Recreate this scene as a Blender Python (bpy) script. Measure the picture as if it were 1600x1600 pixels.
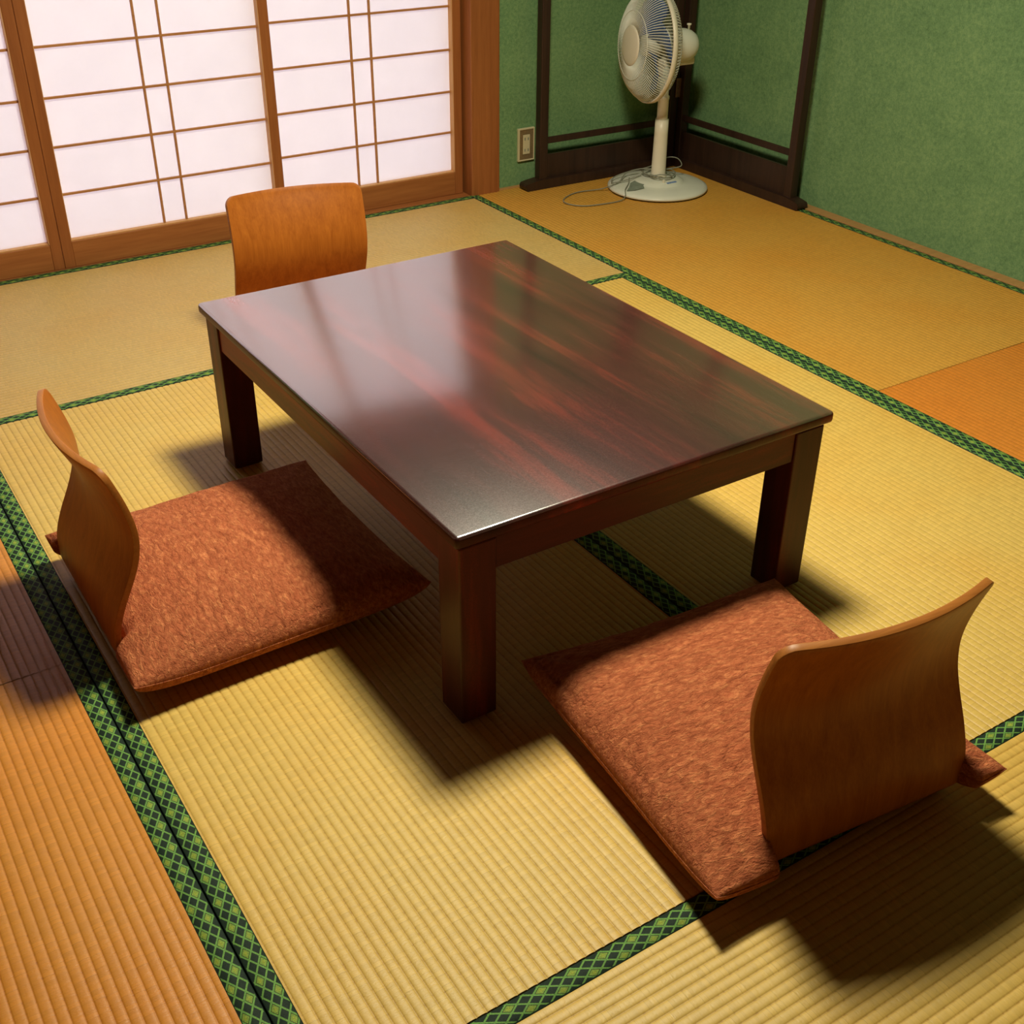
import bpy, bmesh, math, random
from mathutils import Vector, Matrix, noise as mnoise
random.seed(7)
scene = bpy.context.scene
for o in list(bpy.data.objects):
    bpy.data.objects.remove(o)

# ------------------------------------------------------------------ camera
YAW, PITCH, ROLL = 0.5764, 0.5565, 0.0081
CAM = Vector((-2.1608, -3.6254, 1.2743))
FPX = 1833.52
d = Vector((math.sin(YAW) * math.cos(PITCH), math.cos(YAW) * math.cos(PITCH), -math.sin(PITCH)))
r = Vector((math.cos(YAW), -math.sin(YAW), 0.0))
up = r.cross(d)
r2 = math.cos(ROLL) * r + math.sin(ROLL) * up
u2 = -math.sin(ROLL) * r + math.cos(ROLL) * up
cam_data = bpy.data.cameras.new('camera')
cam = bpy.data.objects.new('camera', cam_data)
scene.collection.objects.link(cam)
M = Matrix.Identity(4)
for i in range(3):
    M[i][0] = r2[i]; M[i][1] = u2[i]; M[i][2] = -d[i]; M[i][3] = CAM[i]
cam.matrix_world = M
cam_data.sensor_fit = 'HORIZONTAL'
cam_data.sensor_width = 36.0
cam_data.lens = FPX * 36.0 / 1600.0
cam_data.clip_start = 0.05
scene.camera = cam

# ------------------------------------------------------------------ world, lamp, exposure
world = bpy.data.worlds.new('daylight')
scene.world = world
world.use_nodes = True
bg = world.node_tree.nodes['Background']
bg.inputs[0].default_value = (1.0, 0.84, 0.975, 1)
bg.inputs[1].default_value = 2.65
scene.view_settings.view_transform = 'Standard'
scene.view_settings.look = 'None'
scene.view_settings.gamma = 1.0
scene.view_settings.use_curve_mapping = False
scene.view_settings.exposure = 0.0

lamp_data = bpy.data.lights.new('ceiling_lamp', 'AREA')
lamp_data.shape = 'DISK'
lamp_data.size = 0.40
lamp_data.energy = 64.0
lamp_data.color = (1.0, 0.93, 0.70)
lamp = bpy.data.objects.new('ceiling_lamp', lamp_data)
scene.collection.objects.link(lamp)
lamp.location = (-0.95, -1.85, 2.12)

# ------------------------------------------------------------------ material helpers
class NT:
    def __init__(self, name):
        self.m = bpy.data.materials.new(name)
        self.m.use_nodes = True
        self.t = self.m.node_tree
        self.t.nodes.clear()
        self.out = self.t.nodes.new('ShaderNodeOutputMaterial')
    def n(self, kind, **kw):
        nd = self.t.nodes.new('ShaderNode' + kind)
        for k, v in kw.items():
            setattr(nd, k, v)
        return nd
    def put(self, sock, v):
        if isinstance(v, bpy.types.NodeSocket):
            self.t.links.new(v, sock)
        else:
            if sock.type == 'RGBA' and len(v) == 3:
                v = (*v, 1)
            sock.default_value = v
    def math(self, op, a, b=0.0, c=None, clamp=False):
        nd = self.n('Math', operation=op, use_clamp=clamp)
        self.put(nd.inputs[0], a); self.put(nd.inputs[1], b)
        if c is not None:
            self.put(nd.inputs[2], c)
        return nd.outputs[0]
    def mix(self, f, a, b, mode='MIX'):
        nd = self.n('Mix', data_type='RGBA', blend_type=mode)
        self.put(nd.inputs[0], f); self.put(nd.inputs[6], a); self.put(nd.inputs[7], b)
        return nd.outputs[2]
    def obj(self, scale=(1, 1, 1)):
        tc = self.n('TexCoord')
        mp = self.n('Mapping')
        mp.inputs['Scale'].default_value = scale
        self.t.links.new(tc.outputs['Object'], mp.inputs[0])
        return mp.outputs[0]
    def noise(self, vec, scale, detail=2.0, rough=0.5, dist=0.0):
        nd = self.n('TexNoise')
        self.t.links.new(vec, nd.inputs['Vector'])
        nd.inputs['Scale'].default_value = scale
        nd.inputs['Detail'].default_value = detail
        nd.inputs['Roughness'].default_value = rough
        nd.inputs['Distortion'].default_value = dist
        return nd.outputs['Fac']
    def ramp(self, f, stops):
        nd = self.n('ValToRGB')
        el = nd.color_ramp.elements
        while len(el) < len(stops):
            el.new(0.5)
        for e, (p, c) in zip(el, stops):
            e.position = p
            e.color = (*c, 1) if len(c) == 3 else c
        self.t.links.new(f, nd.inputs[0])
        return nd.outputs[0]
    def bump(self, h, strength=0.3, dist=0.002):
        nd = self.n('Bump')
        nd.inputs['Strength'].default_value = strength
        nd.inputs['Distance'].default_value = dist
        self.t.links.new(h, nd.inputs['Height'])
        return nd.outputs[0]
    def bsdf(self, color, rough=0.6, normal=None, spec=0.5, **kw):
        nd = self.n('BsdfPrincipled')
        self.put(nd.inputs['Base Color'], color)
        self.put(nd.inputs['Roughness'], rough)
        nd.inputs['Specular IOR Level'].default_value = spec
        if normal is not None:
            self.put(nd.inputs['Normal'], normal)
        for k, v in kw.items():
            self.put(nd.inputs[k.replace('_', ' ')], v)
        self.t.links.new(nd.outputs[0], self.out.inputs[0])
        return nd

def wood(name, c1, c2, axis=2, rough=0.45, freq=60.0, spec=0.4, stretch=0.05, bump=0.08):
    t = NT(name)
    sc = [1.0, 1.0, 1.0]; sc[axis] = stretch
    v = t.obj(tuple(sc))
    a = t.noise(v, freq, 4.0, 0.6, 0.4)
    b = t.noise(v, freq * 5, 2.0, 0.5)
    f = t.math('ADD', t.math('MULTIPLY', a, 0.7), t.math('MULTIPLY', b, 0.3))
    col = t.ramp(f, [(0.32, c1), (0.68, c2)])
    t.bsdf(col, rough, t.bump(f, bump, 0.001), spec)
    return t.m

def plain(name, c, rough=0.5, spec=0.5, nscale=30.0, var=0.06, **kw):
    t = NT(name)
    f = t.noise(t.obj(), nscale, 3.0)
    lo = tuple(x * (1 - var) for x in c); hi = tuple(min(1, x * (1 + var)) for x in c)
    t.bsdf(t.ramp(f, [(0.3, lo), (0.7, hi)]), rough, None, spec, **kw)
    return t.m

RIDGE = 0.0148
HERI = 0.031

def tatami_mat_material():
    t = NT('woven_rush')
    tc = t.n('TexCoord')
    sep = t.n('SeparateXYZ'); t.t.links.new(tc.outputs['Object'], sep.inputs[0])
    x, y = sep.outputs[0], sep.outputs[1]
    ridx = t.math('FLOOR', t.math('DIVIDE', x, RIDGE))
    # weft bundles: blocks along each ridge, shifted ridge by ridge
    sh = t.n('TexWhiteNoise', noise_dimensions='1D'); t.t.links.new(ridx, sh.inputs['W'])
    yb = t.math('FLOOR', t.math('ADD', t.math('DIVIDE', y, 0.0075), t.math('MULTIPLY', sh.outputs[0], 3.0)))
    comb = t.n('CombineXYZ'); t.t.links.new(ridx, comb.inputs[0]); t.t.links.new(yb, comb.inputs[1])
    cell = t.n('TexWhiteNoise', noise_dimensions='2D'); t.t.links.new(comb.outputs[0], cell.inputs['Vector'])
    # rush stems lie across the ridges: fine lines
    mp = t.n('Mapping'); mp.inputs['Scale'].default_value = (60, 900, 1)
    t.t.links.new(tc.outputs['Object'], mp.inputs[0])
    fib = t.noise(mp.outputs[0], 1.0, 2.0, 0.6)
    mp3 = t.n('Mapping'); mp3.inputs['Scale'].default_value = (14, 420, 1)
    t.t.links.new(tc.outputs['Object'], mp3.inputs[0])
    stem = t.noise(mp3.outputs[0], 1.0, 1.0, 0.5)
    big = t.noise(t.obj(), 3.0, 3.0, 0.55)
    # groove where the warp thread pulls the rush down
    fr = t.math('FRACT', t.math('DIVIDE', x, RIDGE))
    e = t.math('ABSOLUTE', t.math('SUBTRACT', fr, 0.5))          # 0 on the crest, .5 in the groove
    groove = t.math('SMOOTH_MIN', 1.0, t.math('MULTIPLY', t.math('MAXIMUM', t.math('SUBTRACT', e, 0.36), 0.0), 7.5), 0.05)
    mp2 = t.n('Mapping'); mp2.inputs['Scale'].default_value = (85, 180, 1)
    t.t.links.new(tc.outputs['Object'], mp2.inputs[0])
    tick = t.noise(mp2.outputs[0], 1.0, 2.0, 0.6)
    tick = t.ramp(tick, [(0.52, (0, 0, 0)), (0.68, (1, 1, 1))])
    gd = t.math('MULTIPLY', groove, t.math('ADD', 0.40, t.math('MULTIPLY', tick, 0.55)))
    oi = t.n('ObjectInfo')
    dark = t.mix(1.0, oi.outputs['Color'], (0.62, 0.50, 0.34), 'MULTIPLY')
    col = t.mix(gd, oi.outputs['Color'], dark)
    var = t.math('ADD', 0.80, t.math('ADD', t.math('MULTIPLY', fib, 0.16),
          t.math('ADD', t.math('MULTIPLY', cell.outputs[0], 0.12), t.math('MULTIPLY', stem, 0.16))))
    # gaps between neighbouring bundles of stems: short dark ticks across a ridge
    fy = t.math('FRACT', t.math('ADD', t.math('DIVIDE', y, 0.0075), t.math('MULTIPLY', sh.outputs[0], 3.0)))
    seam = t.math('MULTIPLY', t.math('LESS_THAN', fy, 0.09), t.math('MAXIMUM', t.math('SUBTRACT', t.math('MULTIPLY', cell.outputs[0], 2.6), 1.55), 0.0))
    var = t.math('SUBTRACT', var, t.math('MULTIPLY', seam, 0.30))
    vc = t.n('CombineColor')
    for i in range(3):
        t.t.links.new(var, vc.inputs[i])
    col = t.mix(1.0, col, vc.outputs[0], 'MULTIPLY')
    red = t.mix(1.0, col, (1.0, 0.86, 0.62), 'MULTIPLY')
    col = t.mix(t.ramp(big, [(0.4, (0, 0, 0)), (0.75, (0.75, 0.75, 0.75))]), col, red)
    h = t.math('ADD', t.math('MULTIPLY', fib, 0.6), t.math('ADD', t.math('MULTIPLY', cell.outputs[0], 0.35), t.math('MULTIPLY', tick, -0.3)))
    t.bsdf(col, 0.46, t.bump(h, 0.40, 0.0012), 0.5)
    return t.m

def heri_material():
    t = NT('brocade_border')
    uv = t.n('UVMap')
    sep = t.n('SeparateXYZ'); t.t.links.new(uv.outputs[0], sep.inputs[0])
    u = t.math('DIVIDE', sep.outputs[0], 0.0238)
    v = t.math('DIVIDE', t.math('SUBTRACT', sep.outputs[1], 0.0095), 0.0072)
    hv = t.math('MULTIPLY', v, 0.5)
    s = t.math('ADD', u, hv); q = t.math('SUBTRACT', u, hv)
    si = t.math('ROUND', s); qi = t.math('ROUND', q)
    ds = t.math('ABSOLUTE', t.math('SUBTRACT', s, si)); dq = t.math('ABSOLUTE', t.math('SUBTRACT', q, qi))
    dm = t.math('MAXIMUM', ds, dq)
    line = t.math('GREATER_THAN', dm, 0.405)
    c = t.math('SUBTRACT', si, qi)
    ev = lambda a: t.math('LESS_THAN', t.math('ABSOLUTE', t.math('SUBTRACT', t.math('MODULO', t.math('ADD', a, 200.0), 2.0), 0.0)), 0.5)
    band = t.math('MULTIPLY', t.math('GREATER_THAN', c, -0.5), t.math('LESS_THAN', c, 2.5))
    fill = t.math('MULTIPLY', t.math('MULTIPLY', ev(c), ev(qi)), band)
    inner = t.math('LESS_THAN', dm, 0.34)
    ring = t.math('MULTIPLY', t.math('GREATER_THAN', dm, 0.22), t.math('LESS_THAN', dm, 0.28))
    fine = t.noise(t.obj(), 900.0, 2.0)
    edge = t.math('MULTIPLY', t.math('GREATER_THAN', sep.outputs[1], 0.0016), t.math('LESS_THAN', sep.outputs[1], 0.0293))
    dark = t.ramp(fine, [(0.3, (0.006, 0.017, 0.010)), (0.7, (0.015, 0.035, 0.019))])
    green = t.ramp(fine, [(0.3, (0.09, 0.22, 0.045)), (0.7, (0.20, 0.42, 0.09))])
    gold = t.ramp(fine, [(0.3, (0.16, 0.23, 0.028)), (0.7, (0.38, 0.44, 0.06))])
    col = t.mix(t.math('MULTIPLY', fill, inner), dark, gold)
    col = t.mix(t.math('MULTIPLY', fill, ring), col, green)
    col = t.mix(t.math('MULTIPLY', line, edge), col, green)
    t.bsdf(col, 0.7, t.bump(t.math('ADD', fine, line), 0.25, 0.0006), 0.25)
    return t.m

def green_wall_material():
    t = NT('green_sand_plaster')
    v = t.obj()
    a = t.noise(v, 90.0, 4.0, 0.7)
    b = t.noise(v, 6.0, 2.0)
    c = t.noise(v, 260.0, 2.0)
    f = t.math('ADD', t.math('MULTIPLY', a, 0.55), t.math('ADD', t.math('MULTIPLY', b, 0.2), t.math('MULTIPLY', c, 0.25)))
    col = t.ramp(f, [(0.28, (0.080, 0.165, 0.072)), (0.5, (0.165, 0.298, 0.130)), (0.74, (0.28, 0.42, 0.18))])
    t.bsdf(col, 0.9, t.bump(a, 0.5, 0.002), 0.1)
    return t.m

def paper_material():
    t = NT('shoji_paper')
    f = t.noise(t.obj(), 9.0, 4.0, 0.6)
    ca = t.ramp(f, [(0.3, (0.86, 0.86, 0.865)), (0.7, (0.885, 0.885, 0.885))])
    di = t.n('BsdfDiffuse'); t.put(di.inputs[0], ca)
    tr = t.n('BsdfTranslucent'); t.put(tr.inputs[0], ca)
    mx = t.n('MixShader'); mx.inputs[0].default_value = 0.5
    t.t.links.new(di.outputs[0], mx.inputs[1]); t.t.links.new(tr.outputs[0], mx.inputs[2])
    t.t.links.new(mx.outputs[0], t.out.inputs[0])
    return t.m

def table_material(name, axis, coat=None):
    t = NT(name)
    sc = [1.0, 1.0, 1.0]; sc[axis] = 0.10
    v = t.obj(tuple(sc))
    a = t.noise(v, 10.0, 3.0, 0.55, 0.25)
    b = t.noise(v, 130.0, 3.0, 0.6)
    c = t.noise(t.obj(), 420.0, 2.0)
    f = t.math('ADD', t.math('MULTIPLY', a, 0.75), t.math('ADD', t.math('MULTIPLY', b, 0.15), t.math('MULTIPLY', c, 0.10)))
    col = t.ramp(f, [(0.36, (0.030, 0.009, 0.008)), (0.53, (0.085, 0.018, 0.015)), (0.66, (0.25, 0.032, 0.021))])
    rg = t.math('ADD', 0.12, t.math('MULTIPLY', c, 0.08))
    bs = t.bsdf(col, 0.38, t.bump(c, 0.03, 0.0006), 0.5 if coat else 0.28)
    bs.inputs['Coat Weight'].default_value = 1.0 if coat else 0.0
    if coat:
        bs.inputs['Coat IOR'].default_value = coat
    t.put(bs.inputs['Coat Roughness'], rg)
    return t.m
TABLE_COAT = 4.6

def cushion_material():
    t = NT('crinkled_rust_cloth')
    tc = t.n('TexCoord')
    mp = t.n('Mapping'); mp.inputs['Scale'].default_value = (0.45, 1.0, 1.0)
    mp.inputs['Rotation'].default_value = (0, 0, 0.4)
    t.t.links.new(tc.outputs['Object'], mp.inputs[0])
    a = t.noise(mp.outputs[0], 105.0, 5.0, 0.65, 0.7)
    b = t.noise(mp.outputs[0], 230.0, 3.0, 0.6, 0.6)
    c = t.noise(t.obj(), 9.0, 2.0)
    f = t.math('ADD', t.math('MULTIPLY', a, 0.6), t.math('MULTIPLY', b, 0.4))
    col = t.ramp(f, [(0.30, (0.29, 0.070, 0.027)), (0.5, (0.51, 0.150, 0.062)), (0.70, (0.80, 0.31, 0.125))])
    col = t.mix(t.math('MULTIPLY', c, 0.35), col, t.mix(1.0, col, (0.95, 0.72, 0.62), 'MULTIPLY'))
    rid = t.math('ABSOLUTE', t.math('SUBTRACT', a, 0.5))
    h = t.math('ADD', t.math('MULTIPLY', rid, 1.6), t.math('MULTIPLY', b, 0.5))
    t.bsdf(col, 0.85, t.bump(h, 0.9, 0.007), 0.15)
    return t.m

MAT = {}
MAT['tatami'] = tatami_mat_material()
MAT['heri'] = heri_material()
MAT['wall'] = green_wall_material()
MAT['paper'] = paper_material()
MAT['top'] = table_material('dark_lacquered_wood', 1, TABLE_COAT)
MAT['table_y'] = table_material('dark_lacquered_side_rail', 1)
MAT['table_z'] = table_material('dark_lacquered_leg', 2)
MAT['table_x'] = table_material('dark_lacquered_rail', 0)
MAT['cushion'] = cushion_material()
MAT['ply'] = wood('bent_plywood', (0.34, 0.092, 0.010), (0.50, 0.155, 0.019), 2, 0.42, 70.0, 0.25, 0.06)
MAT['ply_edge'] = wood('plywood_edge', (0.36, 0.12, 0.020), (0.52, 0.19, 0.035), 0, 0.45, 120.0, 0.4, 0.05)
MAT['cedar_z'] = wood('reddish_post_wood', (0.27, 0.085, 0.022), (0.38, 0.13, 0.036), 2, 0.45, 45.0, 0.35)
MAT['cedar_x'] = wood('reddish_rail_wood', (0.29, 0.095, 0.025), (0.41, 0.15, 0.042), 0, 0.45, 45.0, 0.35)
MAT['bar'] = wood('lattice_wood', (0.40, 0.17, 0.055), (0.54, 0.25, 0.085), 0, 0.5, 80.0, 0.3)
MAT['lit_face'] = wood('lit_face_wood', (0.58, 0.30, 0.11), (0.70, 0.38, 0.15), 2, 0.5, 60.0, 0.3)  # paler than the frame wood so its inner faces look lit
MAT['trim'] = wood('pale_trim_wood', (0.42, 0.22, 0.075), (0.54, 0.29, 0.10), 0, 0.55, 60.0, 0.3)
MAT['rack'] = wood('dark_stained_wood', (0.022, 0.010, 0.006), (0.048, 0.021, 0.012), 2, 0.45, 40.0, 0.4)
MAT['brown'] = wood('brown_board', (0.05, 0.026, 0.014), (0.08, 0.042, 0.022), 0, 0.6, 30.0, 0.2)
MAT['white'] = plain('cream_plastic', (0.72, 0.72, 0.60), 0.38, 0.5, 12.0, 0.03)
MAT['white2'] = plain('warm_cream_plastic', (0.74, 0.68, 0.52), 0.4, 0.5, 12.0, 0.03)
MAT['black'] = plain('dark_rubber', (0.02, 0.02, 0.02), 0.7, 0.3)
MAT['cord'] = plain('grey_cord', (0.24, 0.24, 0.18), 0.5, 0.4)
MAT['tag'] = plain('dull_grey', (0.22, 0.25, 0.19), 0.6, 0.3, 60.0, 0.15)
MAT['bluemark'] = plain('blue_print', (0.18, 0.28, 0.50), 0.5, 0.4, 400.0, 0.5)
MAT['ivory'] = plain('ivory_plastic', (0.62, 0.55, 0.33), 0.4, 0.4, 20.0, 0.04)
MAT['bronze'] = plain('bronze_plate', (0.27, 0.19, 0.09), 0.35, 0.5, 200.0, 0.12, Metallic=0.3)
MAT['hinge'] = plain('dull_copper_hinge', (0.22, 0.13, 0.10), 0.5, 0.5, 90.0, 0.2, Metallic=0.4)
def blade_mat():
    t = NT('clear_blue_blade')
    f = t.noise(t.obj(), 10.0, 1.0)
    b = t.bsdf(t.ramp(f, [(0.3, (0.10, 0.18, 0.42)), (0.7, (0.14, 0.24, 0.52))]), 0.2, None, 0.6)
    b.inputs['Transmission Weight'].default_value = 0.35
    return t.m
MAT['blade'] = blade_mat()

# ------------------------------------------------------------------ object helpers
def link(o, parent=None):
    scene.collection.objects.link(o)
    if parent is not None:
        o.parent = parent
    return o
def tag(o, label=None, cat=None, group=None, kind=None):
    for k, v in (('label', label), ('category', cat), ('group', group), ('kind', kind)):
        if v:
            o[k] = v
    return o
def empty(name, loc=(0, 0, 0), rz=0.0):
    o = bpy.data.objects.new(name, None)
    o.empty_display_size = 0.05
    link(o); o.location = loc; o.rotation_euler = (0, 0, rz)
    return o
def build(name, bm, mat, parent=None, smooth=False, normals=True):
    if normals:
        bmesh.ops.recalc_face_normals(bm, faces=bm.faces)
    me = bpy.data.meshes.new(name)
    bm.to_mesh(me); bm.free()
    for m in (mat if isinstance(mat, (list, tuple)) else [mat]):
        me.materials.append(m)
    if smooth:
        for p in me.polygons:
            p.use_smooth = True
    return link(bpy.data.objects.new(name, me), parent)
def box(bm, x0, x1, y0, y1, z0, z1, bev=0.0, seg=2):
    vs = [bm.verts.new((x, y, z)) for x in (x0, x1) for y in (y0, y1) for z in (z0, z1)]
    fs = [(0, 1, 3, 2), (4, 6, 7, 5), (0, 4, 5, 1), (2, 3, 7, 6), (0, 2, 6, 4), (1, 5, 7, 3)]
    faces = [bm.faces.new([vs[i] for i in f]) for f in fs]
    if bev > 0:
        ed = list({e for f in faces for e in f.edges})
        bmesh.ops.bevel(bm, geom=ed, offset=bev, segments=seg, affect='EDGES', profile=0.5, clamp_overlap=True)
    return bm
def boxobj(name, b, mat, parent=None, bev=0.0, seg=2, smooth=False):
    bm = bmesh.new(); box(bm, *b, bev=bev, seg=seg)
    return build(name, bm, mat, parent, smooth)
def lathe(bm, prof, seg=48, close=False):
    rings = []
    for (rr, z) in prof:
        if rr < 1e-6:
            rings.append([bm.verts.new((0, 0, z))])
        else:
            rings.append([bm.verts.new((rr * math.cos(2 * math.pi * k / seg), rr * math.sin(2 * math.pi * k / seg), z)) for k in range(seg)])
    for a, b in zip(rings, rings[1:]):
        for k in range(seg):
            k2 = (k + 1) % seg
            if len(a) == 1 and len(b) == 1:
                continue
            if len(a) == 1:
                bm.faces.new((a[0], b[k], b[k2]))
            elif len(b) == 1:
                bm.faces.new((a[k], b[0], a[k2]))
            else:
                bm.faces.new((a[k], b[k], b[k2], a[k2]))
    return bm
def tube(bm, pts, rad, seg=8, cyclic=False):
    pts = [Vector(p) for p in pts]
    n = len(pts); rings = []; prev = None
    for i, p in enumerate(pts):
        if cyclic:
            tg = (pts[(i + 1) % n] - pts[i - 1]).normalized()
        else:
            tg = (pts[min(i + 1, n - 1)] - pts[max(i - 1, 0)]).normalized()
        ref = prev if prev is not None else (Vector((0, 0, 1)) if abs(tg.z) < 0.9 else Vector((1, 0, 0)))
        a = (ref - tg * ref.dot(tg)).normalized(); b = tg.cross(a); prev = a
        rings.append([bm.verts.new(p + rad * (math.cos(2 * math.pi * k / seg) * a + math.sin(2 * math.pi * k / seg) * b)) for k in range(seg)])
    for i in range(n if cyclic else n - 1):
        A, B = rings[i], rings[(i + 1) % n]
        for k in range(seg):
            bm.faces.new((A[k], A[(k + 1) % seg], B[(k + 1) % seg], B[k]))
    if not cyclic:
        bm.faces.new(rings[0][::-1]); bm.faces.new(rings[-1])
    return bm
def smooth_path(pts, n=8):
    pts = [Vector(p) for p in pts]; out = []
    for i in range(len(pts) - 1):
        p0 = pts[max(i - 1, 0)]; p1 = pts[i]; p2 = pts[i + 1]; p3 = pts[min(i + 2, len(pts) - 1)]
        for k in range(n):
            t = k / n
            out.append(0.5 * ((2 * p1) + (p2 - p0) * t + (2 * p0 - 5 * p1 + 4 * p2 - p3) * t * t + (3 * p1 - p0 - 3 * p2 + p3) * t ** 3))
    out.append(pts[-1])
    return out

# ------------------------------------------------------------------ room shell
XR, XL, YB, YF, ZC = 0.972, -2.95, 0.012, -3.90, 2.45
floor = boxobj('floor', (XL, XR + 0.1, YF, YB + 0.1, -0.16, -0.06), MAT['brown'])
tag(floor, 'floor laid with rush mats bound in green brocade', kind='structure')

def tatami(x0, x1, y0, y1, along, color):
    """one mat: corrugated rush surface plus two long cloth borders"""
    cx, cy = (x0 + x1) / 2, (y0 + y1) / 2
    gap = 0.0009
    if along == 'y':
        W, L, rz = x1 - x0, y1 - y0, 0.0
    else:
        W, L, rz = y1 - y0, x1 - x0, math.pi / 2
    hw, hl = W / 2 - gap, L / 2 - gap
    A = 0.0015
    bm = bmesh.new()
    xin = hw - HERI + 0.002
    ts = [0.0, 0.07, 0.18, 0.38, 0.62, 0.82, 0.93]
    xs = []
    k = math.floor(-xin / RIDGE)
    while k * RIDGE < xin:
        for t in ts:
            x = (k + t) * RIDGE
            if -xin < x < xin:
                xs.append((x, t))
        k += 1
    prof = {0.0: 0.0, 0.07: 0.45, 0.18: 0.80, 0.38: 1.0, 0.62: 1.0, 0.82: 0.80, 0.93: 0.45}
    nL = 30
    rows = []
    for j in range(nL + 1):
        y = -hl + 2 * hl * j / nL
        row = []
        for x, t in xs:
            wob = 0.0011 * mnoise.noise(Vector((x * 6 + cx * 3, y * 3.2 + cy, 0.3)))
            zz = 0.0006 * mnoise.noise(Vector((x * 9, y * 7, cx)))
            row.append(bm.verts.new((x + wob * 0, y, A * (prof[t] - 1.0) + zz - 0.0004)))
        rows.append(row)
    for a, b in zip(rows, rows[1:]):
        for i in range(len(a) - 1):
            bm.faces.new((a[i], a[i + 1], b[i + 1], b[i]))
    for f in bm.faces:
        f.smooth = True
    # straw core underneath and the cut ends
    box(bm, -hw, hw, -hl, hl, -0.055, -0.0032)
    o = build('tatami_mat', bm, MAT['tatami'], floor, normals=False)
    o.location = (cx, cy, 0); o.rotation_euler = (0, 0, rz)
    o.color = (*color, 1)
    for s in (-1, 1):
        bm = bmesh.new()
        uvl = bm.loops.layers.uv.new('UVMap')
        n = 40
        cols = [(0.0, -0.012), (0.0, -0.001), (0.0012, 0.0002), (HERI * 0.5, 0.0006), (HERI - 0.001, 0.0004), (HERI, -0.0012)]
        grid = []
        for j in range(n + 1):
            y = -hl + 2 * hl * j / n
            grid.append([bm.verts.new((s * (hw - v), y, z)) for v, z in cols])
        for j in range(n):
            for i in range(len(cols) - 1):
                q = [grid[j][i], grid[j][i + 1], grid[j + 1][i + 1], grid[j + 1][i]]
                if s < 0:
                    pass
                else:
                    q = q[::-1]
                f = bm.faces.new(q); f.smooth = True
                for lp in f.loops:
                    lp[uvl].uv = (lp.vert.co.y + 10.0, hw - abs(lp.vert.co.x))
        h = build('cloth_border', bm, MAT['heri'], o, normals=False)
        tag(h, 'green brocade border woven with a diamond lattice')
    return o
YEL = (0.68, 0.460, 0.110)
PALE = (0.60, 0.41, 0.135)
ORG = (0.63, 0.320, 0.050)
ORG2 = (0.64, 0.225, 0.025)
ORG3 = (0.64, 0.255, 0.032)
X1, X2 = -0.965, -1.922
Y1, Y2, Y3 = -0.9526, -1.912, -2.863
tatami(X2, 0.0, Y1, -0.003, 'x', PALE)
tatami(X2, X1, Y3, Y1, 'y', YEL)
tatami(X1, 0.0, Y3, Y1, 'y', YEL)
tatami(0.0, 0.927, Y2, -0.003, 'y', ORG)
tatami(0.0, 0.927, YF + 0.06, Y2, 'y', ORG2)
tatami(X2, 0.0, YF + 0.06, Y3, 'x', YEL)
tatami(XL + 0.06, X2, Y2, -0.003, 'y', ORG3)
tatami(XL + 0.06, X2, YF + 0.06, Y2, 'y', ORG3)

bm = bmesh.new()
box(bm, 0.115, XR + 0.1, YB, YB + 0.1, -0.06, ZC)
box(bm, XL, 0.115, YB + 0.05, YB + 0.1, 1.88, ZC)
box(bm, XL, -2.24, YB, YB + 0.1, -0.06, 1.88)
tag(build('wall_back', bm, MAT['wall']), 'green plaster back wall beside the paper screens', kind='structure')
tag(boxobj('wall_right', (XR, XR + 0.1, YF, YB, -0.06, ZC), MAT['wall']), 'green plaster wall on the right', kind='structure')
tag(boxobj('wall_left', (XL - 0.1, XL, YF - 0.1, YB + 0.1, -0.16, ZC), MAT['brown']), 'dark wooden wall on the left', kind='structure')
tag(boxobj('wall_front', (XL, XR + 0.1, YF - 0.1, YF, -0.16, ZC), MAT['brown']), 'dark wooden wall behind the viewer', kind='structure')
tag(boxobj('ceiling', (XL - 0.1, XR + 0.1, YF - 0.1, YB + 0.1, ZC, ZC + 0.1), MAT['brown']), 'brown wooden ceiling', kind='structure')
tag(boxobj('trim_1', (0.124, XR, -0.003, YB, -0.05, 0.0035), MAT['trim'], bev=0.0008), 'thin wooden strip between mats and back wall', kind='structure')
mm = boxobj('trim_2', (0.928, XR, YF, -0.004, -0.05, 0.0035), MAT['trim'], bev=0.0008)
tag(mm, 'wooden strip between mats and right wall', kind='structure')
bm = bmesh.new(); box(bm, 0.006, 0.123, -0.012, 0.118, -0.05, 1.95, 0.004, 2); box(bm, -0.020, 0.0062, 0.0715, 0.117, -0.04, 1.90)  # second box: stop added behind the door gap to block daylight
tag(build('trim_3', bm, MAT['cedar_z']), 'reddish brown corner post right of the paper screens', kind='structure')
tag(boxobj('trim_4', (-2.24, 0.0035, -0.0025, 0.10, -0.05, 0.001), MAT['cedar_x'], bev=0.0008), 'wooden sill track under the paper screens', kind='structure')
tag(boxobj('trim_5', (-2.24, 0.0035, -0.004, 0.10, 1.80, 1.88), MAT['cedar_x'], bev=0.002), 'wooden lintel over the paper screens', kind='structure')
tag(boxobj('trim_7', (-2.24, 0.0035, 0.02, YB + 0.045, 1.88, ZC), MAT['brown']), 'unseen dark panel added over the paper screens for the tabletop reflection', kind='structure')  # out of view, added to darken what the tabletop mirrors
tag(boxobj('trim_6', (-2.30, -2.24, -0.012, 0.118, -0.05, 1.95), MAT['cedar_z'], bev=0.004), 'reddish brown post left of the paper screens', kind='structure')

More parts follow.
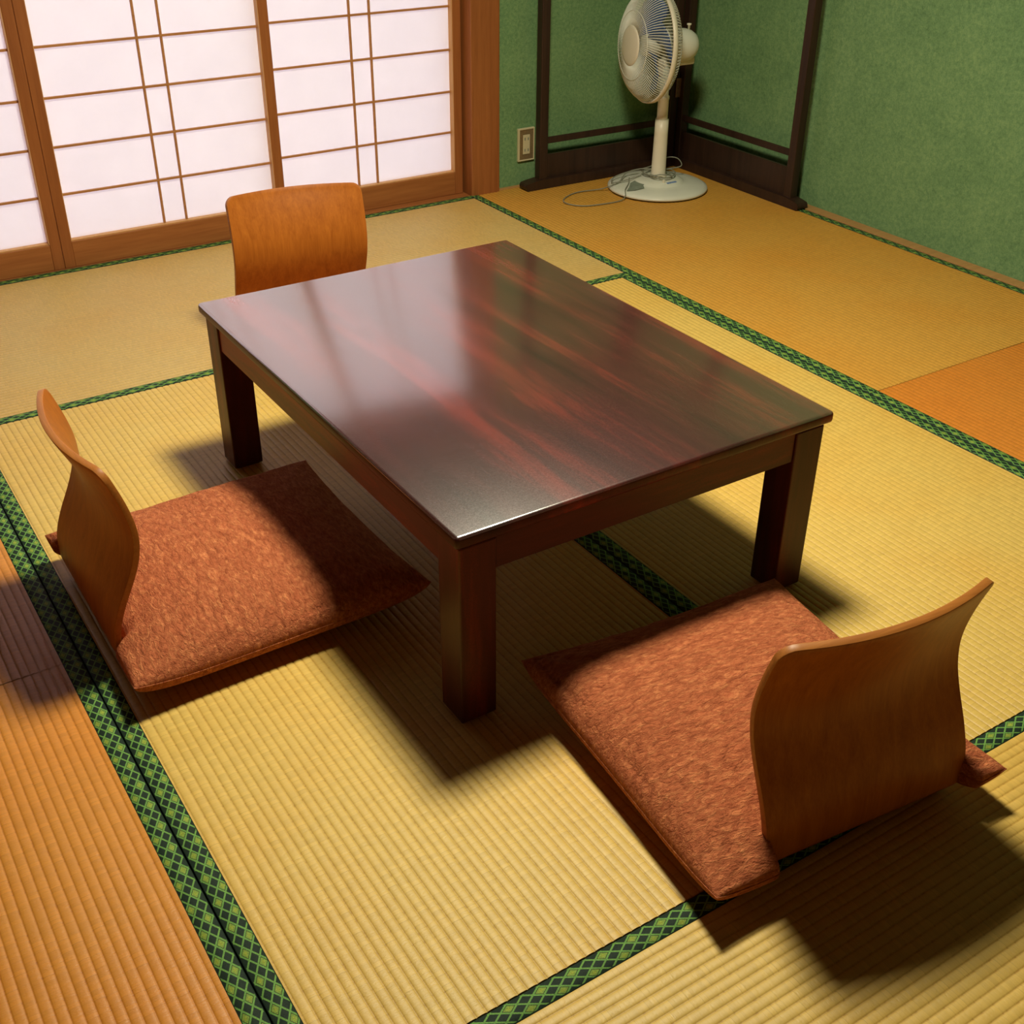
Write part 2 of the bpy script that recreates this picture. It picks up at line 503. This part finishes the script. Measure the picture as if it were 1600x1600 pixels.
# ------------------------------------------------------------------ paper screens
def shoji(n, x0, x1, y, label, vc=None):
    root = empty('door_%d' % n, (0, y, 0.0015))
    tag(root, label, kind='structure')
    T, SW, ZB, ZT, H = 0.034, 0.0315, 0.080, 1.752, 1.798
    boxobj('stile', (x0, x0 + SW, 0, T, 0, H), MAT['cedar_z'], root, 0.0012, 1)
    boxobj('stile', (x1 - SW, x1, 0, T, 0, H), MAT['cedar_z'], root, 0.0012, 1)
    boxobj('bottom_rail', (x0 + SW, x1 - SW, 0.001, T - 0.001, 0, ZB - 0.0015), MAT['cedar_x'], root, 0.0012, 1)
    boxobj('top_rail', (x0 + SW, x1 - SW, 0.001, T - 0.001, ZT, H), MAT['cedar_x'], root, 0.0012, 1)
    a, b = x0 + SW, x1 - SW
    # light on the frame's inner faces, painted in as thin pale strips
    bm = bmesh.new()
    box(bm, a, a + 0.0018, 0.001, T - 0.002, ZB, ZT); box(bm, b - 0.0018, b, 0.001, T - 0.002, ZB, ZT)
    box(bm, a + 0.0018, b - 0.0018, 0.006, T - 0.002, ZB - 0.0015, ZB + 0.002)
    build('lit_face', bm, MAT['lit_face'], root)
    c = (a + b) / 2 if vc is None else vc
    vx = [c - 0.036, c + 0.036]
    zs = [0.0785 + 0.1385 * k for k in range(1, 12)]
    hb = []
    for x in vx:
        boxobj('lattice_bar', (x - 0.0032, x + 0.0032, 0.017, 0.0255, ZB, ZT), MAT['bar'], root, 0.0006, 1)
    for z in zs:
        boxobj('lattice_bar', (a + 0.0018, b - 0.0018, 0.0162, 0.0245, z - 0.0032, z + 0.0032), MAT['bar'], root, 0.0006, 1)
    ze = [ZB - 0.004] + zs
    xe = [a - 0.004] + vx + [b + 0.004]
    for j in range(5):
        for i in range(3):
            boxobj('paper_pane', (xe[i], xe[i + 1], 0.0256, 0.0262, ze[j], ze[j + 1]), MAT['paper'], root)
    boxobj('upper_paper', (xe[0], xe[3], 0.0256, 0.0262, ze[5], ZT + 0.004), MAT['paper'], root)
    return root
shoji(1, -2.172, -1.4390, 0.0, 'paper sliding screen cut off by the left edge', -1.8)
shoji(2, -1.4380, -0.7050, 0.0, 'paper sliding screen in the middle, behind the far chair', -1.0735)
shoji(3, -0.7330, -0.0045, 0.036, 'paper sliding screen on the right, next to the corner post', -0.372)

# ------------------------------------------------------------------ low table
TX0, TX1, TY0, TY1 = -1.470, -0.717, -2.418, -1.371
tcx, tcy = (TX0 + TX1) / 2, (TY0 + TY1) / 2
table = empty('low_table', (tcx, tcy, 0))
tag(table, 'low dark red-brown lacquered table standing in the middle of the mats', 'table')
hx, hy = (TX1 - TX0) / 2, (TY1 - TY0) / 2
tt = boxobj('tabletop', (-hx, hx, -hy, hy, 0.3415, 0.3635), [MAT['table_y'], MAT['top']], table, 0.0065, 4, True)
for pf in tt.data.polygons:
    if pf.normal.z > 0.55:
        pf.material_index = 1
iX, iY = hx - 0.010, hy - 0.010
boxobj('under_panel', (-iX + 0.004, iX - 0.004, -iY + 0.004, iY - 0.004, 0.3365, 0.3414), MAT['table_y'], table)
LW = 0.064
for sx in (-1, 1):
    for sy in (-1, 1):
        xa, xb = sorted((sx * iX, sx * (iX - LW))); ya, yb = sorted((sy * iY, sy * (iY - LW)))
        bm = bmesh.new()
        box(bm, xa, xb, ya, yb, 0.0035, 0.3364, 0.0025, 2)
        box(bm, xa + 0.006, xb - 0.006, ya + 0.006, yb - 0.006, 0.0, 0.006)
        build('leg', bm, MAT['table_z'], table)
AI = 0.0035
for sy in (-1, 1):
    ya, yb = sorted((sy * (iY - AI), sy * (iY - AI - 0.022)))
    boxobj('apron', (-iX + LW, iX - LW, ya, yb, 0.279, 0.3364), MAT['table_x'], table, 0.0015, 1)
for sx in (-1, 1):
    xa, xb = sorted((sx * (iX - AI), sx * (iX - AI - 0.022)))
    boxobj('apron', (xa, xb, -iY + LW, iY - LW, 0.279, 0.3364), MAT['table_y'], table, 0.0015, 1)

# ------------------------------------------------------------------ floor chairs
PROF = [(0.0, 0.050), (0.0, 0.065), (0.003, 0.09), (0.018, 0.13), (0.038, 0.17), (0.053, 0.205), (0.0595, 0.235),
        (0.0605, 0.26), (0.055, 0.295), (0.044, 0.335), (0.035, 0.36), (0.027, 0.385)]
def prof(z):
    for (s0, z0), (s1, z1) in zip(PROF, PROF[1:]):
        if z <= z1:
            t = (z - z0) / (z1 - z0); t = max(0, min(1, t))
            return s0 + (s1 - s0) * t
    return PROF[-1][0]
def sprof(z):
    return sum(prof(z + dz) for dz in (-0.014, -0.007, 0, 0.007, 0.014)) / 5
def make_chair(name, loc, rz, label, HW=0.178):
    """local frame: +y towards the table, back panel rising near y = 0"""
    root = empty(name, loc, rz)
    tag(root, label, 'chair', 'plywood floor chairs around the table')
    nx, nz, TH = 28, 34, 0.0115
    R = 0.036
    def top(x):
        a = abs(x) / HW; rr = 0.022
        t = 0.381
        e = HW - abs(x)
        if e < rr:
            t -= rr - math.sqrt(max(0, rr * rr - (rr - e) ** 2))
        return t
    bm = bmesh.new()
    grid = []
    for i in range(nx + 1):
        w = -1 + 2 * i / nx
        w = math.copysign(1 - (1 - abs(w)) ** 1.9, w) if abs(w) > 0 else 0.0
        x = HW * w
        col = []
        for k in range(5):                                   # bend out of the seat
            a = math.pi / 2 * k / 5
            col.append(bm.verts.new((x, R - R * math.sin(a), 0.0075 + R - R * math.cos(a))))
        t = top(x)
        for j in range(nz + 1):
            z = 0.0435 + (t - 0.0435) * j / nz
            q = max(0.0, (z - 0.06) / 0.325)
            bow = 0.034 * q ** 1.3 * (1 - w * w)
            col.append(bm.verts.new((x, sprof(z) - bow, z)))
        grid.append(col)
    for a, b in zip(grid, grid[1:]):
        for j in range(len(a) - 1):
            bm.faces.new((a[j], b[j], b[j + 1], a[j + 1]))
    o = build('backrest', bm, [MAT['ply'], MAT['ply_edge']], root, True)
    sm = o.modifiers.new('thickness', 'SOLIDIFY'); sm.thickness = TH; sm.offset = 0.0; sm.material_offset_rim = 1
    sm.use_even_offset = True
    bv = o.modifiers.new('edge', 'BEVEL'); bv.width = 0.0022; bv.segments = 2; bv.limit_method = 'ANGLE'; bv.angle_limit = math.radians(50)
    bm = bmesh.new()
    box(bm, -HW, HW, R, 0.40, 0.0075 - TH / 2 - 0.0005, 0.0075 + TH / 2, 0.002, 2)
    build('seat', bm, MAT['ply'], root)
    return root

make_chair('floor_chair', (-1.872, -1.815, 0), -math.pi / 2, 'bent plywood floor chair at the left side of the table, seen from behind its edge')
make_chair('floor_chair', (-1.098, -2.907, 0), math.radians(-6), 'bent plywood floor chair at the near end of the table, back turned to the viewer')
make_chair('floor_chair', (-1.000, -0.778, 0), math.pi + math.radians(-9), 'orange-lit plywood floor chair behind the far end of the table, facing the viewer')

# ------------------------------------------------------------------ floor cushions
def make_cushion(loc, rz, label, hw, hd, seed=0.0, dent=0.04, uc=0.0):
    N = 84
    def shape(u, v, side):
        x = hw * u * (1 - 0.022 * (1 - v * v)); y = hd * v * (1 - 0.022 * (1 - u * u))
        if v < 0:                                             # pressed in by the chair back
            k = max(0.0, min(1.0, (0.71 - abs(u - uc)) / 0.08)); k = k * k * (3 - 2 * k)
            y += dent * k * min(1.0, -v) ** 2.5
        a = max(0.0, 1 - abs(u) ** 5.0); b = max(0.0, 1 - abs(v) ** 5.0)
        t = (a * b) ** 0.43
        corner = (abs(u) * abs(v)) ** 4
        zs = 0.046 + 0.017 * corner
        m = max(abs(u), abs(v)); mn = min(abs(u), abs(v))
        if side > 0:
            w = 0.0030 * mnoise.noise(Vector((x * 24 + seed, y * 10, seed))) + 0.0020 * mnoise.noise(Vector((x * 58, y * 34 + seed, 2.0)))
            w += 0.005 * mnoise.noise(Vector((x * 7, y * 7, seed + 5)))
            # creases fanning out of the corners
            w += 0.0035 * mnoise.noise(Vector((math.atan2(1.02 - abs(v), 1.02 - abs(u)) * 9 + seed, seed, m * 1.5))) * max(0, mn - 0.45) * 2
            fold = -0.006 * math.exp(-((m - 0.935) / 0.016) ** 2) * max(0.0, min(1.0, 0.25 + mnoise.noise(Vector((u * 2.3, v * 2.3, seed + 9))) * 1.8))
            z = zs + 0.064 * t * (0.76 + 0.24 * (1 - u * u) * (1 - v * v)) + w * min(1, t * 1.5) + fold * min(1, t * 2)
        else:
            z = zs - 0.0325 * (a * b) ** 0.34 - 0.017 * corner * (a * b) ** 0.34
        return (x, y, z)
    def coord(k):
        s = -1 + 2 * k / N
        return math.copysign(1 - (1 - abs(s)) ** 1.7, s) if s else 0.0
    bm = bmesh.new()
    top = [[bm.verts.new(shape(coord(i), coord(j), 1)) for j in range(N + 1)] for i in range(N + 1)]
    bot = [[top[i][j] if i in (0, N) or j in (0, N) else bm.verts.new(shape(coord(i), coord(j), -1)) for j in range(N + 1)] for i in range(N + 1)]
    for i in range(N):
        for j in range(N):
            bm.faces.new((top[i][j], top[i + 1][j], top[i + 1][j + 1], top[i][j + 1]))
            bm.faces.new((bot[i][j], bot[i][j + 1], bot[i + 1][j + 1], bot[i + 1][j]))
    root = empty('floor_cushion', loc, rz)
    tag(root, label, 'cushion', 'rust cushions on the floor chairs')
    build('cover', bm, MAT['cushion'], root, True, False)
    rim = []
    for k in range(4 * N):
        sd, kk = divmod(k, N)
        i, j = ((kk, 0), (N, kk), (N - kk, N), (0, N - kk))[sd]
        rim.append(shape(coord(i), coord(j), 1))
    b2 = bmesh.new(); tube(b2, rim, 0.0011, 6, True)
    build('seam', b2, MAT['cushion'], root, True)
    return root
make_cushion((-1.620, -1.855, 0.0), -math.pi / 2 + 0.01, 'rust crinkled floor cushion on the left chair, half in the table shadow', 0.262, 0.267, 1.3, 0.024, -0.153)
make_cushion((-1.104, -2.677, 0.0), math.radians(-5.4), 'rust crinkled floor cushion on the near chair, by the front table leg', 0.256, 0.268, 7.7, 0.046, 0.117)

# ------------------------------------------------------------------ folding kimono rack
rack = empty('folding_rack', (0.90, -0.07, 0))
tag(rack, 'dark brown folding kimono rack standing in the corner behind the fan', 'rack')
def wing(p0, p1, ext_out, dz):
    """a wing from inner end p0 to outer end p1 (world xy)"""
    p0 = Vector((*p0, 0)); p1 = Vector((*p1, 0))
    dv = p1 - p0; L = dv.length; ang = math.atan2(dv.y, dv.x)
    mat = Matrix.Translation(p0 - Vector(rack.location)) @ Matrix.Rotation(ang, 4, 'Z')
    def add(name, fn):
        bm = bmesh.new(); fn(bm)
        bmesh.ops.transform(bm, matrix=mat, verts=bm.verts)
        return build(name, bm, MAT['rack'], rack)
    pw = 0.017
    add('post', lambda bm: box(bm, L - 2 * pw, L, -pw, pw, 0.02, 1.55, 0.003, 2))
    add('post', lambda bm: box(bm, 0, 2 * pw, -pw, pw, 0.02, 1.55, 0.003, 2))
    add('lower_rail', lambda bm: box(bm, 2 * pw, L - 2 * pw, -0.0045, 0.0045, 0.157 + dz, 0.180 + dz, 0.0015, 1))
    add('top_rail', lambda bm: box(bm, -0.0, L + 0.06, -0.014, 0.014, 1.55, 1.585, 0.005, 2))
    add('middle_rail', lambda bm: box(bm, 2 * pw, L - 2 * pw, -0.010, 0.010, 0.98, 1.008, 0.002, 1))
    add('base_board', lambda bm: box(bm, 2 * pw, L - 2 * pw, -0.006, 0.006, 0.03, 0.119 + dz, 0.0015, 1))
    def runner(bm):
        n = 8; e = L + ext_out; h = 0.034; w = 0.024
        out = [(0.0, 0.0), (e - 0.008, 0.0)] + [(e - 0.014 + 0.014 * math.cos(a), 0.014 + 0.014 * math.sin(a)) for a in [(-1.2 + 2.2 * k / n) for k in range(n + 1)]]
        out += [(e - 0.030, 0.030), (e - 0.062, h), (0.0, h)]
        A = [bm.verts.new((x, -w, z)) for x, z in out]; B = [bm.verts.new((x, w, z)) for x, z in out]
        bm.faces.new(A); bm.faces.new(B[::-1])
        for k in range(len(out)):
            k2 = (k + 1) % len(out)
            bm.faces.new((A[k], B[k], B[k2], A[k2]))
    add('runner', runner)
wing((0.885, -0.058), (0.262, -0.050), 0.062, 0)
wing((0.908, -0.066), (0.908, -0.712), 0.050, 0.013)
for z in (0.26, 1.25):
    bm = bmesh.new()
    box(bm, -0.030, -0.001, -0.012, -0.007, z, z + 0.07, 0.001, 1)
    build('hinge', bm, MAT['hinge'], rack)

# ------------------------------------------------------------------ wall outlet
ol = empty('wall_outlet', (0.2475, YB, 0.149))
tag(ol, 'cream framed wall outlet low on the green wall beside the rack', 'outlet')
bm = bmesh.new()
w, h = 0.0355, 0.059
box(bm, -w, -w + 0.007, -0.010, 0.0, -h, h, 0.001, 1); box(bm, w - 0.004, w, -0.010, 0.0, -h, h, 0.001, 1)
box(bm, -w + 0.007, w - 0.004, -0.010, 0.0, h - 0.006, h, 0.001, 1); box(bm, -w + 0.007, w - 0.004, -0.010, 0.0, -h, -h + 0.005, 0.001, 1)
build('frame', bm, MAT['ivory'], ol)
pl = boxobj('plate', (-w + 0.007, w - 0.004, -0.0075, 0.0, -h + 0.005, h - 0.006), MAT['bronze'], ol)
boxobj('socket', (-0.0145, 0.0155, -0.010, -0.0076, -0.035, 0.035), MAT['ivory'], ol, 0.001, 1)
for zc in (0.020, -0.020):
    for xx in (-0.007, 0.007):
        boxobj('slot', (xx - 0.0015, xx + 0.0025, -0.0103, -0.0098, zc - 0.005, zc + 0.005), MAT['tag'], ol)

# ------------------------------------------------------------------ electric fan
FX, FY = 0.640, -0.285
fan = empty('electric_fan', (FX, FY, 0))
tag(fan, 'cream electric pedestal fan with wire cage standing in the corner', 'fan')
bm = bmesh.new()
lathe(bm, [(0, 0.005), (0.182, 0.005), (0.184, 0.009), (0.182, 0.014), (0.168, 0.0205), (0.120, 0.0265), (0.100, 0.0285), (0.094, 0.031), (0.086, 0.038), (0.070, 0.0425), (0.040, 0.0445), (0.0, 0.0445)], 72)
build('base', bm, MAT['white'], fan, True)
bm = bmesh.new(); lathe(bm, [(0, 0), (0.176, 0), (0.180, 0.003), (0.180, 0.006), (0, 0.006)], 72)
build('foot_ring', bm, MAT['black'], fan)
bm = bmesh.new()
lathe(bm, [(0.0, 0.044), (0.032, 0.044), (0.030, 0.050), (0.0265, 0.056), (0.0245, 0.20), (0.0240, 0.250), (0.0, 0.252)], 32)
build('pole', bm, MAT['white2'], fan, True)
bm = bmesh.new()
lathe(bm, [(0.0, 0.245), (0.0205, 0.245), (0.0205, 0.252), (0.0195, 0.262), (0.0195, 0.318), (0.021, 0.320), (0.021, 0.330), (0.0165, 0.334), (0.0165, 0.42), (0.0, 0.42)], 32)
build('upper_pole', bm, MAT['white2'], fan, True)
boxobj('button', (-0.030, -0.022, -0.070, -0.062, 0.038, 0.051), MAT['white2'], fan, 0.001, 1)
boxobj('blue_marking', (-0.020, 0.022, -0.082, -0.074, 0.0385, 0.0425), MAT['bluemark'], fan, 0.0006, 1)
# head: local +Z = facing direction
hz = 0.504
axis = Vector((-0.977, 0.209, 0.05)).normalized()
sx = axis.cross(Vector((0, 0, 1))).normalized(); sy = sx.cross(axis)
HM = Matrix.Translation(Vector((0.5736 - FX, 0.0142, hz))) @ Matrix((
    (sx.x, sy.x, axis.x, 0), (sx.y, sy.y, axis.y, 0), (sx.z, sy.z, axis.z, 0), (0, 0, 0, 1)))
def head(name, bm, mat, smooth=True):
    bmesh.ops.transform(bm, matrix=HM, verts=bm.verts)
    return build(name, bm, mat, fan, smooth)
RG = 0.187
def ring_pts(rad, z, n=72):
    return [(rad * math.cos(2 * math.pi * k / n), rad * math.sin(2 * math.pi * k / n), z) for k in range(n)]
bm = bmesh.new()
lathe(bm, [(RG - 0.002, -0.009), (RG + 0.003, -0.008), (RG + 0.004, 0.0), (RG + 0.003, 0.008), (RG - 0.002, 0.009), (RG - 0.002, -0.009)], 96)
head('cage_rim', bm, MAT['white2'])
bm = bmesh.new()
NW = 110
for k in range(NW):
    a = 2 * math.pi * k / NW
    path = []
    for rr, z in [(0.060, 0.074), (0.085, 0.0725), (0.112, 0.067), (0.138, 0.057), (0.160, 0.043), (0.176, 0.026), (RG - 0.002, 0.005)]:
        aa = a + 1.6 * (rr - 0.060)
        path.append((rr * math.cos(aa), rr * math.sin(aa), z))
    tube(bm, path, 0.00125, 5)
tube(bm, ring_pts(0.112, 0.0675), 0.0013, 5, True)
o = head('front_cage', bm, MAT['white']); o['kind'] = 'stuff'
bm = bmesh.new()
for k in range(NW):
    a = 2 * math.pi * k / NW
    path = []
    for rr, z in [(0.045, -0.054), (0.10, -0.053), (0.145, -0.046), (0.170, -0.033), (RG - 0.002, -0.006)]:
        path.append((rr * math.cos(a), rr * math.sin(a), z))
    tube(bm, path, 0.00125, 5)
for rr, z in ((0.06, -0.054), (0.10, -0.053), (0.145, -0.046)):
    tube(bm, ring_pts(rr, z), 0.0013, 5, True)
o = head('rear_cage', bm, MAT['white']); o['kind'] = 'stuff'
bm = bmesh.new()
lathe(bm, [(0.0, 0.0795), (0.056, 0.0785), (0.064, 0.0765), (0.066, 0.0745), (0.064, 0.071), (0.0, 0.071)], 48)
plate = head('centre_cap', bm, MAT['white2'])
bm = bmesh.new(); lathe(bm, [(0.0, 0.030), (0.022, 0.029), (0.034, 0.024), (0.037, 0.0), (0.036, -0.030), (0.0, -0.030)], 40)
head('blade_hub', bm, MAT['white'])
for b3 in range(5):
    bm = bmesh.new()
    nr, na = 8, 10
    g = []
    for i in range(nr + 1):
        rr = 0.034 + (0.158 - 0.034) * i / nr
        row = []
        span = 0.62 + 0.42 * math.sin(math.pi * min(1, (i / nr) * 0.8))
        for j in range(na + 1):
            t = j / na - 0.5
            a = 2 * math.pi * b3 / 5 + span * t + 0.5 * (i / nr)
            rj = rr - (0.020 * (2 * t) ** 4 if i == nr else 0)
            z = 0.036 * (-t) * (1.2 - 0.4 * i / nr) * 1.1
            row.append(bm.verts.new((rj * math.cos(a), rj * math.sin(a), z)))
        g.append(row)
    for i in range(nr):
        for j in range(na):
            bm.faces.new((g[i][j], g[i + 1][j], g[i + 1][j + 1], g[i][j + 1]))
    o = head('blade', bm, MAT['blade'])
    md = o.modifiers.new('thickness', 'SOLIDIFY'); md.thickness = 0.0018
bm = bmesh.new()
lathe(bm, [(0.0, -0.052), (0.054, -0.052), (0.056, -0.056), (0.056, -0.112), (0.055, -0.132), (0.050, -0.152), (0.040, -0.169), (0.023, -0.181), (0.0, -0.185)], 48)
head('motor_housing', bm, MAT['white'])
bm = bmesh.new()
lathe(bm, [(0.0, 0.0), (0.004, 0.0), (0.004, 0.016), (0.008, 0.018), (0.008, 0.023), (0.0, 0.024)], 20)
bmesh.ops.transform(bm, matrix=Matrix.Translation((0.716 - FX, -0.018, 0.545)), verts=bm.verts)
build('swing_knob', bm, MAT['white2'], fan, True)
bm = bmesh.new()
box(bm, -0.030, 0.107, -0.030, 0.030, 0.432, 0.458, 0.006, 3)
box(bm, -0.026, 0.030, -0.020, 0.020, 0.40, 0.445, 0.005, 2)
build('neck_bracket', bm, MAT['white2'], fan, True)
# mains cord: coils round the pole foot, loops to the floor
bm = bmesh.new()
path = []
for k in range(40):
    a = 2 * math.pi * k / 13 + 0.4
    rr = 0.050 + 0.012 * math.sin(k * 0.9)
    path.append((rr * math.cos(a), rr * math.sin(a), 0.0490 + 0.004 * (k / 13) + 0.003 * math.sin(k * 1.7)))
path += [(-0.01, 0.09, 0.052), (-0.07, 0.10, 0.043), (-0.13, 0.06, 0.030), (-0.175, 0.06, 0.020), (-0.20, 0.085, 0.006)]
path += [(-0.28, 0.105, 0.0035), (-0.345, 0.085, 0.0035), (-0.392, 0.045, 0.0035), (-0.395, 0.000, 0.0035), (-0.360, -0.042, 0.0035), (-0.29, -0.058, 0.0035), (-0.22, -0.060, 0.0035), (-0.187, -0.05, 0.012), (-0.165, -0.02, 0.0255), (-0.12, 0.02, 0.0305), (-0.09, 0.055, 0.038)]
tube(bm, smooth_path(path, 4), 0.0020, 6)
p2 = [(0.02, 0.055, 0.052), (0.075, 0.02, 0.058), (0.105, -0.005, 0.070), (0.112, 0.03, 0.088), (0.085, 0.065, 0.085), (0.03, 0.085, 0.056), (-0.06, 0.10, 0.046), (-0.12, 0.105, 0.034), (-0.155, 0.07, 0.027), (-0.10, 0.045, 0.037), (-0.055, 0.03, 0.050)]
tube(bm, smooth_path(p2, 5), 0.0020, 6)
build('power_cord', bm, MAT['cord'], fan, True)
# thin grey patch lying on the base
bm = bmesh.new()
out = [(-0.166, -0.030), (-0.140, -0.010), (-0.112, 0.020), (-0.082, 0.028), (-0.088, 0.004), (-0.066, -0.022), (-0.092, -0.030), (-0.104, -0.052), (-0.140, -0.046)]
def zt(x, y):
    rr = math.hypot(x, y)
    return 0.0215 + max(0, (0.168 - rr)) * 0.13 + 0.002
A = [bm.verts.new((x, y, zt(x, y) + 0.0012)) for x, y in out]; B = [bm.verts.new((x, y, zt(x, y))) for x, y in out]
bm.faces.new(A); bm.faces.new(B[::-1])
for k in range(len(out)):
    k2 = (k + 1) % len(out)
    bm.faces.new((A[k], B[k], B[k2], A[k2]))
build('grey_patch', bm, MAT['tag'], fan)
